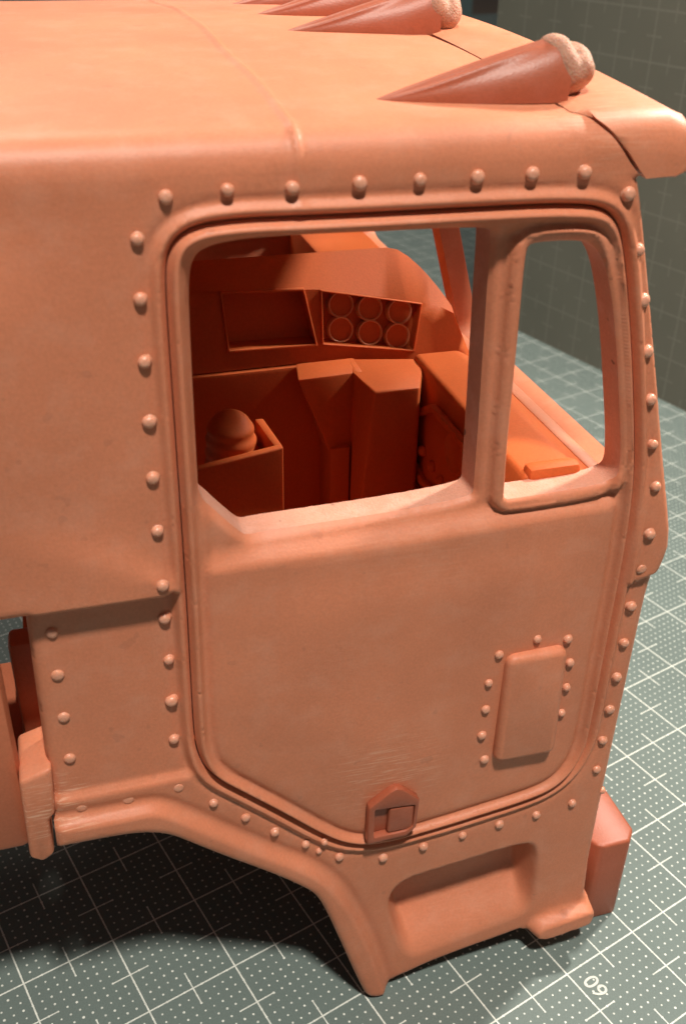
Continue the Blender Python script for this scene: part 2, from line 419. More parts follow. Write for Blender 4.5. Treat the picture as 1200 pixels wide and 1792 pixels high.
def h_shell(Q):
    s, v = Q[:, 0], Q[:, 1]
    dg = -sdf(Q, groove)
    h = 0.038 * gauss(dg - 0.058, 0.028) - 0.03 * (1 - sst(dg / 0.03)) - 0.014 * gauss(dg - 0.125, 0.025)
    rear = sst((-1.71 - s) / 0.10)
    up = sst((v - 5.53) / 0.07) * (1 - sst((v - 7.7) / 0.8))
    rear_up = sst((-1.68 - s) / (0.12 + 1.3 * sst((v - 5.6) / 0.8)))
    h += 0.085 * rear_up * up
    low = sst((5.60 - v) / 0.06) * sst((v - 3.64) / 0.07) * sst((-1.66 - s) / 0.10)
    h -= 0.055 * low
    dl = sdf(Q, lippoly)
    h += 0.085 * sst((dl + 0.015) / 0.085) * (v < 4) - 0.018 * gauss(dl + 0.05, 0.045)
    # footstep scooped into the skirt
    zt = 1.68 + 0.136 * (s - 0.063); zb = 0.40 + 0.215 * (s - 0.5)
    t = (v - zb) / (zt - zb)
    ds = sdf(Q, stepx)
    dep = 0.37 * sst(t / 0.48)
    h -= dep * sst(ds / 0.15) * (ds > 0)
    # bolster at the front corner
    a, b = np.array((1.92, 0.455)), np.array((2.40, 0.53)); ab = b - a
    tt = np.clip(((Q - a) @ ab) / (ab @ ab), 0, 1); db = np.linalg.norm(Q - a - tt[:, None] * ab, axis=1)
    h += 0.14 * sst((0.175 - db) / 0.085)
    # the upper front corner stands proud of the lower one
    zl = 4.935 + 0.30 * (s - 2.154)
    h += 0.055 * sst((v - zl) / 0.035) * sst((s - 2.115) / 0.04) * (1 - sst((v - 5.3) / 1.2))
    # casting seam across the roof
    seam = gauss(s + 0.765 + 0.01 * np.sin(v * 3), 0.022) * sst((v - 8.28) / 0.08)
    h += 0.024 * seam * (0.75 + 0.25 * gauss(v - 8.85, 0.35))
    # rounded free edges
    de = dist(Q, outline)
    side = (s > -2.9) & (v < 8.4)
    R = 0.10
    rd = np.where(de < R, R - np.sqrt(np.clip(R * R - (R - de) ** 2, 0, None)), 0)
    rd = np.where(db < 0.21, rd * 0.3, rd)
    h -= np.where(side | ((s < -2.7) & (v < 5.9)), rd * np.where(dl > -0.1, 0.55, 1.0), 0)
    return h + wobble(s, v)

def h_door(Q):
    s, v = Q[:, 0], Q[:, 1]
    d = sdf(Q, groove)
    h = 0.062 * gauss(d - 0.058, 0.028) - 0.03 * (1 - sst((d - 0.004) / 0.03)) - 0.016 * gauss(d - 0.13, 0.025)
    zb = 5.86 + 0.03 * np.clip(s, 0, 2)
    base = -0.10 + 0.125 * sst((zb + 0.02 - v) / 0.20)
    inn = sst((d - 0.10) / 0.13)
    h += base * inn
    # lower panel swells slightly
    h += 0.030 * sst((d - 0.15) / 0.9) * sst((5.6 - v) / 0.5)
    dq = -sdf(Q, qwin)
    h += 0.085 * sst((0.125 - dq) / 0.05) * sst((s - 0.62) / 0.12) * sst((d - 0.07) / 0.10) * (dq > -0.2)
    dm = -sdf(Q, mainwin)
    h -= 0.05 * (1 - sst(dm / 0.06)) ** 2
    h -= 0.03 * (1 - sst(dq / 0.03)) ** 2
    # gusset in the rear lower corner of the window
    gx = sst((0.50 - np.hypot((s + 1.50), (v - 5.93) * 1.1)) / 0.35)
    h += 0.05 * gx * sst((v - 5.72) / 0.16) * sst((d - 0.1) / 0.1)
    return h + wobble(s, v, 0.004)

def shell_mesh(name, outer, holes, curves, hf, thick, mirror, extra, coarse, fine, fd, mapf):
    V, T = sheet(outer, holes, curves, coarse, fine, fd, extra)
    h = hf(V)
    A = mapf(V[:, 0], V[:, 1], h); B = mapf(V[:, 0], V[:, 1], np.minimum(h - thick, -thick * 0.8))
    n = len(V)
    # orientation: outward is -y
    p = A[T[0]]
    a0 = V[T[:, 0]]; a1 = V[T[:, 1]]; a2 = V[T[:, 2]]
    cw = ((a1[:, 0] - a0[:, 0]) * (a2[:, 1] - a0[:, 1]) - (a1[:, 1] - a0[:, 1]) * (a2[:, 0] - a0[:, 0])) < 0
    T[cw] = T[cw][:, ::-1]
    bd = boundary(T)
    if mirror:  # leave the centre line open: it is joined to the mirrored half
        bd = [(a, b) for a, b in bd if not (V[a, 1] > VMAX - 1e-3 and V[b, 1] > VMAX - 1e-3)]
    F = [tuple(t) for t in T.tolist()] + [tuple(x + n for x in t[::-1]) for t in T.tolist()]
    mi = [0] * len(F)
    P = [A, B]
    # rim walls get their own vertices so that the edge stays crisp
    base = 2 * n; ids = {}; W = []
    for a, b in bd:
        for q in (a, b):
            if q not in ids:
                ids[q] = base + len(W); W += [A[q], B[q]]
        F.append((ids[a], ids[a] + 1, ids[b] + 1, ids[b])); mi.append(1)
    P.append(np.array(W))
    P = np.vstack(P)
    return P, F, mi

truck = tag(empty('truck_cab'), 'salmon resin model truck cab with riveted sides and empty window openings', 'model truck')

fo_ = outline[(outline[:, 0] > 0.9) & (outline[:, 1] < 8.9) & (outline[:, 1] > 0.85)]
bo_ = outline[(outline[:, 1] < 3.6) & (outline[:, 0] > -2.9) & (outline[:, 1] > -1)]
ext_s = np.vstack([offset(groove, q) for q in (0.02, 0.036, 0.052, 0.068, 0.085, 0.105, 0.125, 0.15)] + [offset(outline, -q)[(outline[:, 0] > -2.86) & (outline[:, 1] < 8.95)] for q in (0.018, 0.04, 0.065, 0.095)])
ext_d = np.vstack([offset(groove, -q) for q in (0.02, 0.036, 0.052, 0.068, 0.085, 0.105, 0.13, 0.16)] + [offset(mainwin, q) for q in (0.02, 0.04, 0.065)] + [offset(qwin, q) for q in (0.02, 0.045, 0.075, 0.10, 0.125)])
door_outer = offset(groove, -0.005); hole = offset(groove, 0.005)
P, F, mi = shell_mesh('cab_shell', outline, [hole], [(liptop, False), (stepo, True), (np.array([(-2.8, 5.55), (-1.7, 5.55)]), False), (np.array([(-2.8, 3.67), (-1.65, 3.69)]), False), (np.array([(-0.765, 8.3), (-0.765, VMAX)]), False), (np.array([(1.9, .45), (2.4, .53)]), False), (np.array([(2.1, 4.93), (2.42, 5.02)]), False), (np.array([(-1.75, 3.3), (-1.75, 8.4)]), False)], h_shell, 0.22, True, ext_s, 0.085, 0.028, 0.17, skin)
P2 = P.copy(); P2[:, 1] = 2 * YC - P2[:, 1]
n = len(P)
F2 = [tuple(i + n for i in f[::-1]) for f in F]
me = mesh_from('cab_shell', np.vstack([P, P2]), F + F2, [M_shell, M_sand], mi + mi)
bm = bmesh.new(); bm.from_mesh(me)
bmesh.ops.remove_doubles(bm, verts=[v for v in bm.verts if abs(v.co.y - YC) < 0.01], dist=0.005)
bm.to_mesh(me); bm.free()
link('cab_shell', me, truck)

def flat(s, v, h): return np.stack([s, -h, v], 1)
P, F, mi = shell_mesh('door', door_outer, [mainwin, qwin], [(np.array([(-1.6, 5.85), (2.0, 5.9)]), False)], h_door, 0.25, False, ext_d, 0.085, 0.028, 0.20, flat)
door = link('door', mesh_from('door', P, F, [M_shell, M_sand], mi), truck)
P2 = P.copy(); P2[:, 1] = 2 * YC - P2[:, 1]
link('door', mesh_from('far_door', P2, [f[::-1] for f in F], [M_shell, M_sand], mi), truck)

# ------------------------------------------------------------------ rivets
def rivet_mesh(name, r, hgt):
    bm = bmesh.new()
    rings = [(1.18, -0.05), (1.06, 0.04), (1.0, 0.18), (0.99, 0.42), (0.88, 0.68), (0.66, 0.87), (0.35, 0.97)]
    S = 14; prev = None
    for k, (q, z) in enumerate(rings):
        ring = [bm.verts.new((r * q * math.cos(2 * math.pi * i / S), -hgt * z, r * q * math.sin(2 * math.pi * i / S))) for i in range(S)]
        if prev:
            for i in range(S): bm.faces.new((prev[i], prev[(i + 1) % S], ring[(i + 1) % S], ring[i]))
        prev = ring
    c = bm.verts.new((0, -hgt, 0))
    for i in range(S): bm.faces.new((prev[i], prev[(i + 1) % S], c))
    bmesh.ops.recalc_face_normals(bm, faces=bm.faces)
    me = bpy.data.meshes.new(name)
    for f in bm.faces: f.smooth = True
    bm.to_mesh(me); bm.free(); me.materials.append(M_lit_rivet)
    return me
R_big = rivet_mesh('rivet', 0.046, 0.048); R_mid = rivet_mesh('rivet', 0.042, 0.044); R_small = rivet_mesh('rivet', 0.034, 0.036); R_low = rivet_mesh('rivet', 0.047, 0.030); R_flat = rivet_mesh('rivet', 0.046, 0.016)
RIV = [(-1.596, 8.446), (-1.221, 8.47), (-0.818, 8.46), (-0.383, 8.469), (0.017, 8.471), (0.41, 8.47), (0.798, 8.47), (1.182, 8.462), (1.541, 8.301), (1.692, 7.904), (1.804, 7.521), (1.914, 7.114), (2.024, 6.705), (2.124, 6.304), (2.212, 5.918), (2.23, 5.472), (2.23, 4.685), (2.235, 4.274), (2.232, 3.873), (2.23, 3.475), (2.224, 3.083), (2.22, 2.697), (-1.785, 8.207), (-1.799, 7.83), (-1.804, 7.412), (-1.808, 6.982), (-1.818, 6.551), (-1.818, 6.122), (-1.821, 5.697), (-1.814, 5.308), (-1.812, 4.904), (-1.817, 4.486), (-1.826, 4.07)]
RIVM = [(2.014, 2.287), (1.627, 2.238), (1.228, 2.227), (0.845, 2.189), (0.445, 2.151), (0.039, 2.109), (-0.397, 2.255), (-0.725, 2.529), (-1.012, 2.783), (-1.27, 3.043), (-1.542, 3.305)]
RIVF = [(-2.637, 5.33), (-2.645, 4.925), (-2.649, 4.502), (-2.656, 4.067)]
RIVS = [(2.356, 2.335), (-0.599, 2.397), (-0.556, 2.54)]
RIVFLAT = [(2.228, 5.111), (-1.826, 3.556), (-2.246, 3.527), (-2.62, 3.540)]
VRIV = [(1.32, 4.539), (1.626, 4.47), (1.69, 4.186), (1.698, 3.898), (1.691, 3.59), (0.97, 4.448), (0.904, 4.143), (0.907, 3.837), (0.898, 3.531), (0.957, 3.211)]
def put_rivets(pts, me, parent, hf, mapf):
    Q = np.array(pts); pos = mapf(Q[:, 0], Q[:, 1], hf(Q) - 0.004)
    for (x, z), p in zip(pts, pos):
        o = link('rivet', me, parent, tuple(p))
        k = random.uniform(0.9, 1.1)
        o.scale = (k, random.uniform(0.85, 1.1), k * random.uniform(0.94, 1.06))
        tilt = max(0, (z - ZC) / RC)
        o.rotation_euler = (-tilt + random.uniform(-.1, .1), random.uniform(0, 6), random.uniform(-.1, .1))
        o.rotation_mode = 'YXZ'
put_rivets(RIV, R_big, truck, h_shell, skin)
put_rivets(RIVM, R_mid, truck, h_shell, skin)
put_rivets(RIVF, R_low, truck, h_shell, skin)
put_rivets(RIVS, R_small, truck, h_shell, skin)
put_rivets(RIVFLAT, R_flat, truck, h_shell, skin)
put_rivets(VRIV, R_mid, door, h_door, flat)

# ------------------------------------------------------------------ vent cover and door handle
def rounded_plate(name, corners, rc, y_in, y_out, mat, parent, edge=0.035):
    P = np.array(corners, float); P = P if area(P) > 0 else P[::-1]
    out = []
    n = len(P)
    for i in range(n):
        a, b, c = P[i - 1], P[i], P[(i + 1) % n]
        u = (a - b) / np.linalg.norm(a - b); w_ = (c - b) / np.linalg.norm(c - b)
        for t in np.linspace(0, 1, 6):
            out.append((1 - t) ** 2 * (b + u * rc) + 2 * t * (1 - t) * b + t * t * (b + w_ * rc))
    out = np.array(out); n = len(out)
    e = min(edge, rc * 0.8)
    rings = [(0, y_in), (0, y_out + edge), (-e * 0.12, y_out + edge * 0.55), (-e * 0.45, y_out + edge * 0.15), (-e, y_out)]
    V = []; F = []
    for d, y in rings:
        q = offset(out, d); V += [(p[0], y, p[1]) for p in q]
    for k in range(len(rings) - 1):
        for i in range(n):
            j = (i + 1) % n; F.append((k * n + i, k * n + j, (k + 1) * n + j, (k + 1) * n + i))
    F.append(tuple((len(rings) - 1) * n + i for i in range(n))); F.append(tuple(range(n))[::-1])
    bm = bmesh.new(); vs = [bm.verts.new(v) for v in V]
    for f in F: bm.faces.new([vs[i] for i in f])
    return bm_obj(name, bm, mat, parent, angle=70)
rounded_plate('vent_cover', [(1.03, 3.20), (1.645, 3.185), (1.610, 4.42), (1.035, 4.43)], 0.10, 0.0, -0.135, M_shell, door, 0.06)
pent = [(-0.165, 2.555), (-0.13, 2.485), (0.20, 2.515), (0.285, 2.60), (0.305, 2.955), (0.15, 3.115), (0.085, 3.145), (0.02, 3.115), (-0.165, 2.965)]
hd = rounded_plate('door_handle', pent, 0.035, 0.0, -0.06, M_red, door, 0.02)
rounded_plate('handle_recess', [(-0.118, 2.585), (0.265, 2.585), (0.265, 2.885), (-0.118, 2.93)], 0.03, -0.055, -0.066, M_red, hd, 0.004)
rounded_plate('handle_paddle', [(0.02, 2.585), (0.268, 2.585), (0.272, 2.885), (0.03, 2.905)], 0.03, -0.05, -0.122, M_red, hd, 0.02)
# raised rim of the handle pocket
def rim(name, loopo, loopi, y0, y1, mat, parent):
    A = densify(np.array(loopo), 0.05); 
    V = []; F = []
    n = len(loopo)
    for (p, q) in zip(loopo, loopi): V += [(p[0], y0, p[1]), (p[0], y1, p[1]), (q[0], y1, q[1]), (q[0], y0, q[1])]
    for i in range(n):
        j = (i + 1) % n
        for k in range(4): F.append((4 * i + k, 4 * j + k, 4 * j + (k + 1) % 4, 4 * i + (k + 1) % 4))
    return solid(name, V, F, mat, parent, 0.014, 2)
rim('handle_rim', [(-0.172, 2.50), (0.21, 2.505), (0.30, 2.60), (0.312, 2.955), (0.15, 3.12), (0.085, 3.15), (0.02, 3.12), (-0.172, 2.97)], [(-0.112, 2.575), (0.20, 2.575), (0.265, 2.62), (0.272, 2.893), (0.16, 2.91), (0.08, 2.918), (0.02, 2.922), (-0.112, 2.935)], -0.045, -0.135, M_red, hd)

# ------------------------------------------------------------------ front of the cab
def sf(z): return 1.628 + 0.279 * (8.40 - z)
def rrect(y0, y1, z0, z1, r):
    P = []
    for cx, cz, a0 in ((y1 - r, z1 - r, 0), (y0 + r, z1 - r, 90), (y0 + r, z0 + r, 180), (y1 - r, z0 + r, 270)):
        for k in range(6):
            a = math.radians(a0 + 90 * k / 5); P.append((cx + r * math.cos(a), cz + r * math.sin(a)))
    return np.array(P)
fo = densify(np.array([(0.10, 5.25), (2 * YC - 0.10, 5.25), (2 * YC - 0.10, 8.30), (2 * YC - 0.30, 8.43), (0.30, 8.43), (0.10, 8.30)]), 0.12)
wh = [densify(rrect(0.36, YC - 0.13, 5.72, 8.22, 0.22), 0.12), densify(rrect(YC + 0.13, 2 * YC - 0.36, 5.72, 8.22, 0.22), 0.12)]
V, T = sheet(fo, wh, [], 0.15, 0.06, 0.15, None)
a0, a1, a2 = V[T[:, 0]], V[T[:, 1]], V[T[:, 2]]
cw = ((a1[:, 0] - a0[:, 0]) * (a2[:, 1] - a0[:, 1]) - (a1[:, 1] - a0[:, 1]) * (a2[:, 0] - a0[:, 0])) < 0
T[cw] = T[cw][:, ::-1]
nn = np.array((0.963, 0.269))
A = np.stack([sf(V[:, 1]) - 0.02, V[:, 0], V[:, 1]], 1); B = A.copy(); B[:, 0] -= 0.22 * nn[0]; B[:, 2] -= 0.22 * nn[1]
n = len(V)
F = [tuple(t) for t in T.tolist()] + [tuple(x + n for x in t[::-1]) for t in T.tolist()]; mi = [0] * len(F)
W = []; ids = {}
for a, b in boundary(T):
    for q in (a, b):
        if q not in ids: ids[q] = 2 * n + len(W); W += [A[q], B[q]]
    F.append((ids[a], ids[a] + 1, ids[b] + 1, ids[b])); mi.append(1)
link('windshield_frame', mesh_from('windshield_frame', np.vstack([A, B, W]), F, [M_shell, M_shell], mi), truck)
prism('cowl', [(1.95, 5.50), (2.115, 5.50), (2.115, 5.77), (1.95, 5.80)], 'y', 0.3, 2 * YC - 0.3, M_shell, truck, 0.03)
prism('front_panel', [(2.14, 0.85), (2.37, 0.85), (2.38, 4.9), (2.46, 5.24), (2.24, 5.24), (2.14, 4.9)], 'y', 0.12, 2 * YC - 0.12, M_shell, truck, 0.03)
# sun visor
vp = [(1.20, 8.60), (1.35, 8.42), (1.70, 8.405), (1.93, 8.385), (2.045, 8.43), (2.05, 8.50), (2.005, 8.70), (1.92, 8.80), (1.78, 8.865), (1.50, 8.90), (1.165, 8.895), (1.21, 8.845), (1.345, 8.715), (1.47, 8.585)]
vp = [(1.175, 8.80), (1.285, 8.79), (1.40, 8.72), (1.525, 8.585), (1.63, 8.46), (1.69, 8.395), (1.93, 8.375), (2.045, 8.43), (2.05, 8.50), (2.005, 8.70), (1.94, 8.78), (1.82, 8.835), (1.50, 8.85), (1.25, 8.825)]
bm = bmesh.new(); prev = None
ye = [0.0, 0.012, 0.03, 0.045, 0.07, 0.10, 0.14, 0.19, 0.24]
ys = ye + list(np.linspace(0.35, 2 * YC - 0.35, 30)) + [2 * YC - q for q in ye[::-1]]
for k, y in enumerate(ys):
    e = min(y, 2 * YC - y)
    sh = 0.05 * (1 - min(1, e / 0.10)) ** 2
    dz = float(crown(np.array([y]))[0]) - ZR
    cx, cz = 1.65, 8.62
    ring = []
    zmax = 8.56 + 0.24 * math.sqrt(max(0.0, 1 - (1 - min(1, e / 0.24)) ** 2))
    for q, (x, z) in enumerate(vp):
        zz = min(z, zmax + (0.03 if z > 8.81 else 0))
        if q < 6:
            xx = float(np.interp(zz, [8.395, 8.46, 8.585, 8.72, 8.79, 8.80], [1.66, 1.597, 1.487, 1.345, 1.25, 1.15]))
            ring.append(bm.verts.new((xx, y, zz + dz)))
        else:
            dx, dzz = x - cx, z - cz; L_ = math.hypot(dx, dzz)
            er = sh if x > 1.72 else 0.0
            xr = float(np.interp(zz, [8.395, 8.46, 8.585, 8.72, 8.79, 8.80], [1.66, 1.597, 1.487, 1.345, 1.25, 1.15]))
            x = max(x, xr + 0.01 * (len(vp) - q))
            ring.append(bm.verts.new((x - dx / L_ * er, y, zz - dzz / L_ * er + dz)))
    if prev:
        for i in range(len(vp)): bm.faces.new((prev[i], prev[(i + 1) % len(vp)], ring[(i + 1) % len(vp)], ring[i]))
    else: bm.faces.new(ring)
    prev = ring
bm.faces.new(prev[::-1])
bm_obj('sun_visor', bm, M_shell, truck, angle=50)
# front bumper
bp_ = [(2.42, 0.62), (2.60, 0.24), (2.66, 0.20), (2.98, 0.20), (3.10, 0.34), (3.10, 2 * YC - 0.34), (2.98, 2 * YC - 0.20), (2.60, 2 * YC - 0.24), (2.42, 2 * YC - 0.62)]
prism('front_bumper', bp_, 'z', 0.0, 1.22, M_red, truck, 0.06, 3)

# ------------------------------------------------------------------ rear of the cab, floor, tub
box('rear_wall', -6.1, -5.9, 0.05, 2 * YC - 0.05, 5.5, 8.9, M_shell, truck)
box('sleeper_floor', -5.9, -2.6, 0.23, 2 * YC - 0.23, 5.60, 5.72, M_shell, truck)
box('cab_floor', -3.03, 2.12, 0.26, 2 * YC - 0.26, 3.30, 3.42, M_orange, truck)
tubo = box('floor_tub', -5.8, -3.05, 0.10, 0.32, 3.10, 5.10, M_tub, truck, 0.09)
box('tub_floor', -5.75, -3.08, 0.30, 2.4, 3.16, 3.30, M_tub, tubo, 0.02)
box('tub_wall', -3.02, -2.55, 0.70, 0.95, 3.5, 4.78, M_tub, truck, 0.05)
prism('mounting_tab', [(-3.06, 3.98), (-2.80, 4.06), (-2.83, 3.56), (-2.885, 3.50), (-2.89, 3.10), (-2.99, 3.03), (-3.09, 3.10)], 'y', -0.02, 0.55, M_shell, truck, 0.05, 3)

# ------------------------------------------------------------------ interior
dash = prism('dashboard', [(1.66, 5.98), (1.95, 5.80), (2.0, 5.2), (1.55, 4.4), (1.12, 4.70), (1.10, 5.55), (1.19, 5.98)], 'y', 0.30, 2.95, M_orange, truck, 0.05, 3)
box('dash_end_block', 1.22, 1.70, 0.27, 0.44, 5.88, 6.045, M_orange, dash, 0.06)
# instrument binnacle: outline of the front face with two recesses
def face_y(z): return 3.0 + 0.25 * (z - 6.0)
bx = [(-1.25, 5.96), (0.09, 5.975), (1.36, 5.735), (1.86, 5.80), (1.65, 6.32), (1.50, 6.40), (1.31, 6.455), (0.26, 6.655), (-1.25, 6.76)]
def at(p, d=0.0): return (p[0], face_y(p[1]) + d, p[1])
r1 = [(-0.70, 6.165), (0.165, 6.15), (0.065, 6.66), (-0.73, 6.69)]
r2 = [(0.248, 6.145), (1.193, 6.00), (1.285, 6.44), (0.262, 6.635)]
bm = bmesh.new()
def loop(L, d, dx=0, k=1.0):
    c = np.mean(np.array(L), 0)
    return [bm.verts.new(at((c[0] + (p[0] - c[0]) * k, c[1] + (p[1] - c[1]) * k), d)) for p in L]
# face triangulated with holes
op = densify(np.array(bx), 0.12); hp = [densify(np.array(r1), 0.12), densify(np.array(r2), 0.12)]
V, T = sheet(op, hp, [], 0.14, 0.1, 0.1, None)
a0, a1, a2 = V[T[:, 0]], V[T[:, 1]], V[T[:, 2]]
cw = ((a1[:, 0] - a0[:, 0]) * (a2[:, 1] - a0[:, 1]) - (a1[:, 1] - a0[:, 1]) * (a2[:, 0] - a0[:, 0])) < 0
T[cw] = T[cw][:, ::-1]
vs = [bm.verts.new(at(p)) for p in V]
for t in T: bm.faces.new([vs[i] for i in t])
for kk, lp in enumerate([op] + hp):
    idx = [int(np.argmin(((V - q) ** 2).sum(1))) for q in lp]
    bk = []
    for q in idx:
        x, z = V[q]
        if kk: bk.append(bm.verts.new((x, face_y(z) + 0.22, z)))
        elif z > 6.28 and x < 1.66 and x > -1.24:
            k_ = min(1, max(0, (x - 1.0) / 0.66)); bk.append(bm.verts.new((x + 0.10 * (1 - k_), 3.57 - 0.42 * k_ ** 1.2, 6.90 - 0.54 * k_ ** 1.6)))
        else: bk.append(bm.verts.new((x, 3.80, z)))
    for a in range(len(idx)):
        b = (a + 1) % len(idx)
        if idx[a] != idx[b]: bm.faces.new((vs[idx[b]], vs[idx[a]], bk[a], bk[b]))
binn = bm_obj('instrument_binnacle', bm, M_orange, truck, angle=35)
prism('map_recess', [(p[0], p[1]) for p in [(-0.74, 6.12), (0.19, 6.11), (0.09, 6.72), (-0.76, 6.74)]], 'y', 3.0, 3.05, M_orange, binn, 0.0)
for o_ in [bpy.context.scene.objects['map_recess']]:
    for v in o_.data.vertices: v.co.y += 0.20 + 0.25 * (v.co.z - 6.0)
gp = prism('gauge_panel', [(0.22, 6.11), (1.22, 5.96), (1.31, 6.47), (0.23, 6.67)], 'y', 3.0, 3.05, M_orange, binn, 0.0)
for v in gp.data.vertices: v.co.y += 0.12 + 0.25 * (v.co.z - 6.0)
def catchlight_trim(L_, wd):  # raised edge added so the recess outlines catch light
    c = np.mean(np.array(L_), 0); V = []; F = []
    for p in L_:
        q = (c[0] + (p[0] - c[0]) * (1 + wd), c[1] + (p[1] - c[1]) * (1 + 2.0 * wd))
        V += [at(p, 0.02), at(p, -0.022), at(q, -0.022), at(q, 0.02)]
    n = len(L_)
    for i in range(n):
        j = (i + 1) % n
        for k in range(4): F.append((4 * i + k, 4 * j + k, 4 * j + (k + 1) % 4, 4 * i + (k + 1) % 4))
    return solid('catchlight_trim', V, F, M_orange, binn, 0.008, 2)
catchlight_trim(r1, 0.05); catchlight_trim(r2, 0.035)
# gauges: ring bezels with a sunken dial
def gauge_mesh():
    bm = bmesh.new(); S = 28; prev = None
    prof = [(0.136, 0.16), (0.132, -0.02), (0.127, -0.030), (0.120, -0.030), (0.114, -0.024), (0.111, -0.004), (0.05, -0.002)]
    for r, y in prof:
        ring = [bm.verts.new((r * math.cos(2 * math.pi * i / S), y, r * math.sin(2 * math.pi * i / S))) for i in range(S)]
        if prev:
            for i in range(S): bm.faces.new((prev[i], prev[(i + 1) % S], ring[(i + 1) % S], ring[i]))
        prev = ring
    bm.faces.new(prev)
    bmesh.ops.recalc_face_normals(bm, faces=bm.faces)
    me = bpy.data.meshes.new('gauge')
    for f in bm.faces:
        f.smooth = True
        c = f.calc_center_median()
        f.material_index = 1 if math.hypot(c.x, c.z) < 0.1115 else 0
    for e in bm.edges:
        if len(e.link_faces) == 2 and e.calc_face_angle(0) > 0.7: e.smooth = False
    bm.to_mesh(me); bm.free(); me.materials.append(M_lit_rim); me.materials.append(M_orange); return me
gm = gauge_mesh()
for x, z in ((0.46, 6.492), (0.762, 6.436), (1.076, 6.378), (0.447, 6.252), (0.752, 6.198), (1.043, 6.14)):
    o = link('gauge', gm, binn, (x, face_y(z) + 0.055, z - 0.012)); o.rotation_euler = (math.radians(-14), 0, 0)

# engine tunnel with its two blocks
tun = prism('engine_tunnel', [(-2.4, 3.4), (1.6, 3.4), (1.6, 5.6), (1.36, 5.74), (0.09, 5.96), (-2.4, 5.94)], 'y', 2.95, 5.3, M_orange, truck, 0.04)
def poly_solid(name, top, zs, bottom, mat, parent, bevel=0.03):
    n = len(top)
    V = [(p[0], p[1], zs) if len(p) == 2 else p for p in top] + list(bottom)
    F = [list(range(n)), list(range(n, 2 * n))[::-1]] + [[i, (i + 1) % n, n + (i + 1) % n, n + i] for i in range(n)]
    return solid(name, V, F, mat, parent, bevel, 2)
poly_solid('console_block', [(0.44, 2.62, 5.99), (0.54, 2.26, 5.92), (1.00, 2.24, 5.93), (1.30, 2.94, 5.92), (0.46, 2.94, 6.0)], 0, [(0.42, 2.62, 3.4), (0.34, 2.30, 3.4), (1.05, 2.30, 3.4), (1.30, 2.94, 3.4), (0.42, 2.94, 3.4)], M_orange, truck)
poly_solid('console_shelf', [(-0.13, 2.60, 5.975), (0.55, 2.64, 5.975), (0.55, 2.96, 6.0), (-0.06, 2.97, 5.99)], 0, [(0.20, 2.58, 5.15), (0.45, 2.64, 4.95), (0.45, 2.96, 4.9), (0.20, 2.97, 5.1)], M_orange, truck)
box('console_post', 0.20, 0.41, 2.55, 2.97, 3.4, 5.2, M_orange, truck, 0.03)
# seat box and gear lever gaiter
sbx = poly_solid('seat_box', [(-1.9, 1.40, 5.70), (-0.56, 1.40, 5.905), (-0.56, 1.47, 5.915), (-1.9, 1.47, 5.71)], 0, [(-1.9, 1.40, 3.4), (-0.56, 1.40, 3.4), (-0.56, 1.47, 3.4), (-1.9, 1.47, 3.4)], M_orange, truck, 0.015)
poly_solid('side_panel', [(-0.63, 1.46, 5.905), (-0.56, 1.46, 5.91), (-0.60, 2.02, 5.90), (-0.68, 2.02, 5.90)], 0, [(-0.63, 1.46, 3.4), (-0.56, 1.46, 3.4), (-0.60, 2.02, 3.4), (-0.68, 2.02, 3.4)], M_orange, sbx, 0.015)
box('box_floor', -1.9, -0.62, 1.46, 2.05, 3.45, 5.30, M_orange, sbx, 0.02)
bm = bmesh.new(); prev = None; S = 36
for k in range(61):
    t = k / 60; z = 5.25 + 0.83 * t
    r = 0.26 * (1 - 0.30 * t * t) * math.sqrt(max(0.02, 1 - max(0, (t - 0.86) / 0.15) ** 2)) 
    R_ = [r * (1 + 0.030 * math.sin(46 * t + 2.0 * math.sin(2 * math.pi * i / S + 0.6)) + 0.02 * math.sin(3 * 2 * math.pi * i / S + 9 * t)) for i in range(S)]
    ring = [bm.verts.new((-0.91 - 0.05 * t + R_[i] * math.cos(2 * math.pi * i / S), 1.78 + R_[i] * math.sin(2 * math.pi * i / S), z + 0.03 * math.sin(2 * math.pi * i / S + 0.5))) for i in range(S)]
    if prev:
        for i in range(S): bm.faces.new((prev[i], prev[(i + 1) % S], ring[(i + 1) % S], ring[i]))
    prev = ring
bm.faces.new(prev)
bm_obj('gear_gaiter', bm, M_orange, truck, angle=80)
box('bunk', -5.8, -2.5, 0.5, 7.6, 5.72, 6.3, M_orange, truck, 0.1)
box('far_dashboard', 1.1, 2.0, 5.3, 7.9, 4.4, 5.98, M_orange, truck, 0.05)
# small round dial on the dashboard end
bm = bmesh.new(); S = 24; prev = None
for r, x in ((0.22, 0.02), (0.215, -0.012), (0.195, -0.016), (0.185, 0.0), (0.05, 0.004)):
    ring = [bm.verts.new((x, r * math.cos(2 * math.pi * i / S), r * math.sin(2 * math.pi * i / S))) for i in range(S)]
    if prev:
        for i in range(S): bm.faces.new((prev[i], prev[(i + 1) % S], ring[(i + 1) % S], ring[i]))
    prev = ring
bm.faces.new(prev)
dl = bm_obj('dial', bm, M_orange, dash, (1.085, 1.5, 5.58), angle=80)
lo = [(2.12, 5.80), (2.68, 5.45), (2.76, 4.95), (2.25, 4.84), (0.60, 5.22), (0.50, 5.80)]
cy_, cz_ = 1.7, 5.33
li = [(cy_ + (a - cy_) * 0.90, cz_ + (b - cz_) * 0.84) for a, b in lo]
V = []; F = []
for p, q in zip(lo, li): V += [(1.13, *p), (1.055, *p), (1.065, *q), (1.13, *q)]
for i in range(6):
    j = (i + 1) % 6
    for k in range(4): F.append((4 * i + k, 4 * j + k, 4 * j + (k + 1) % 4, 4 * i + (k + 1) % 4))
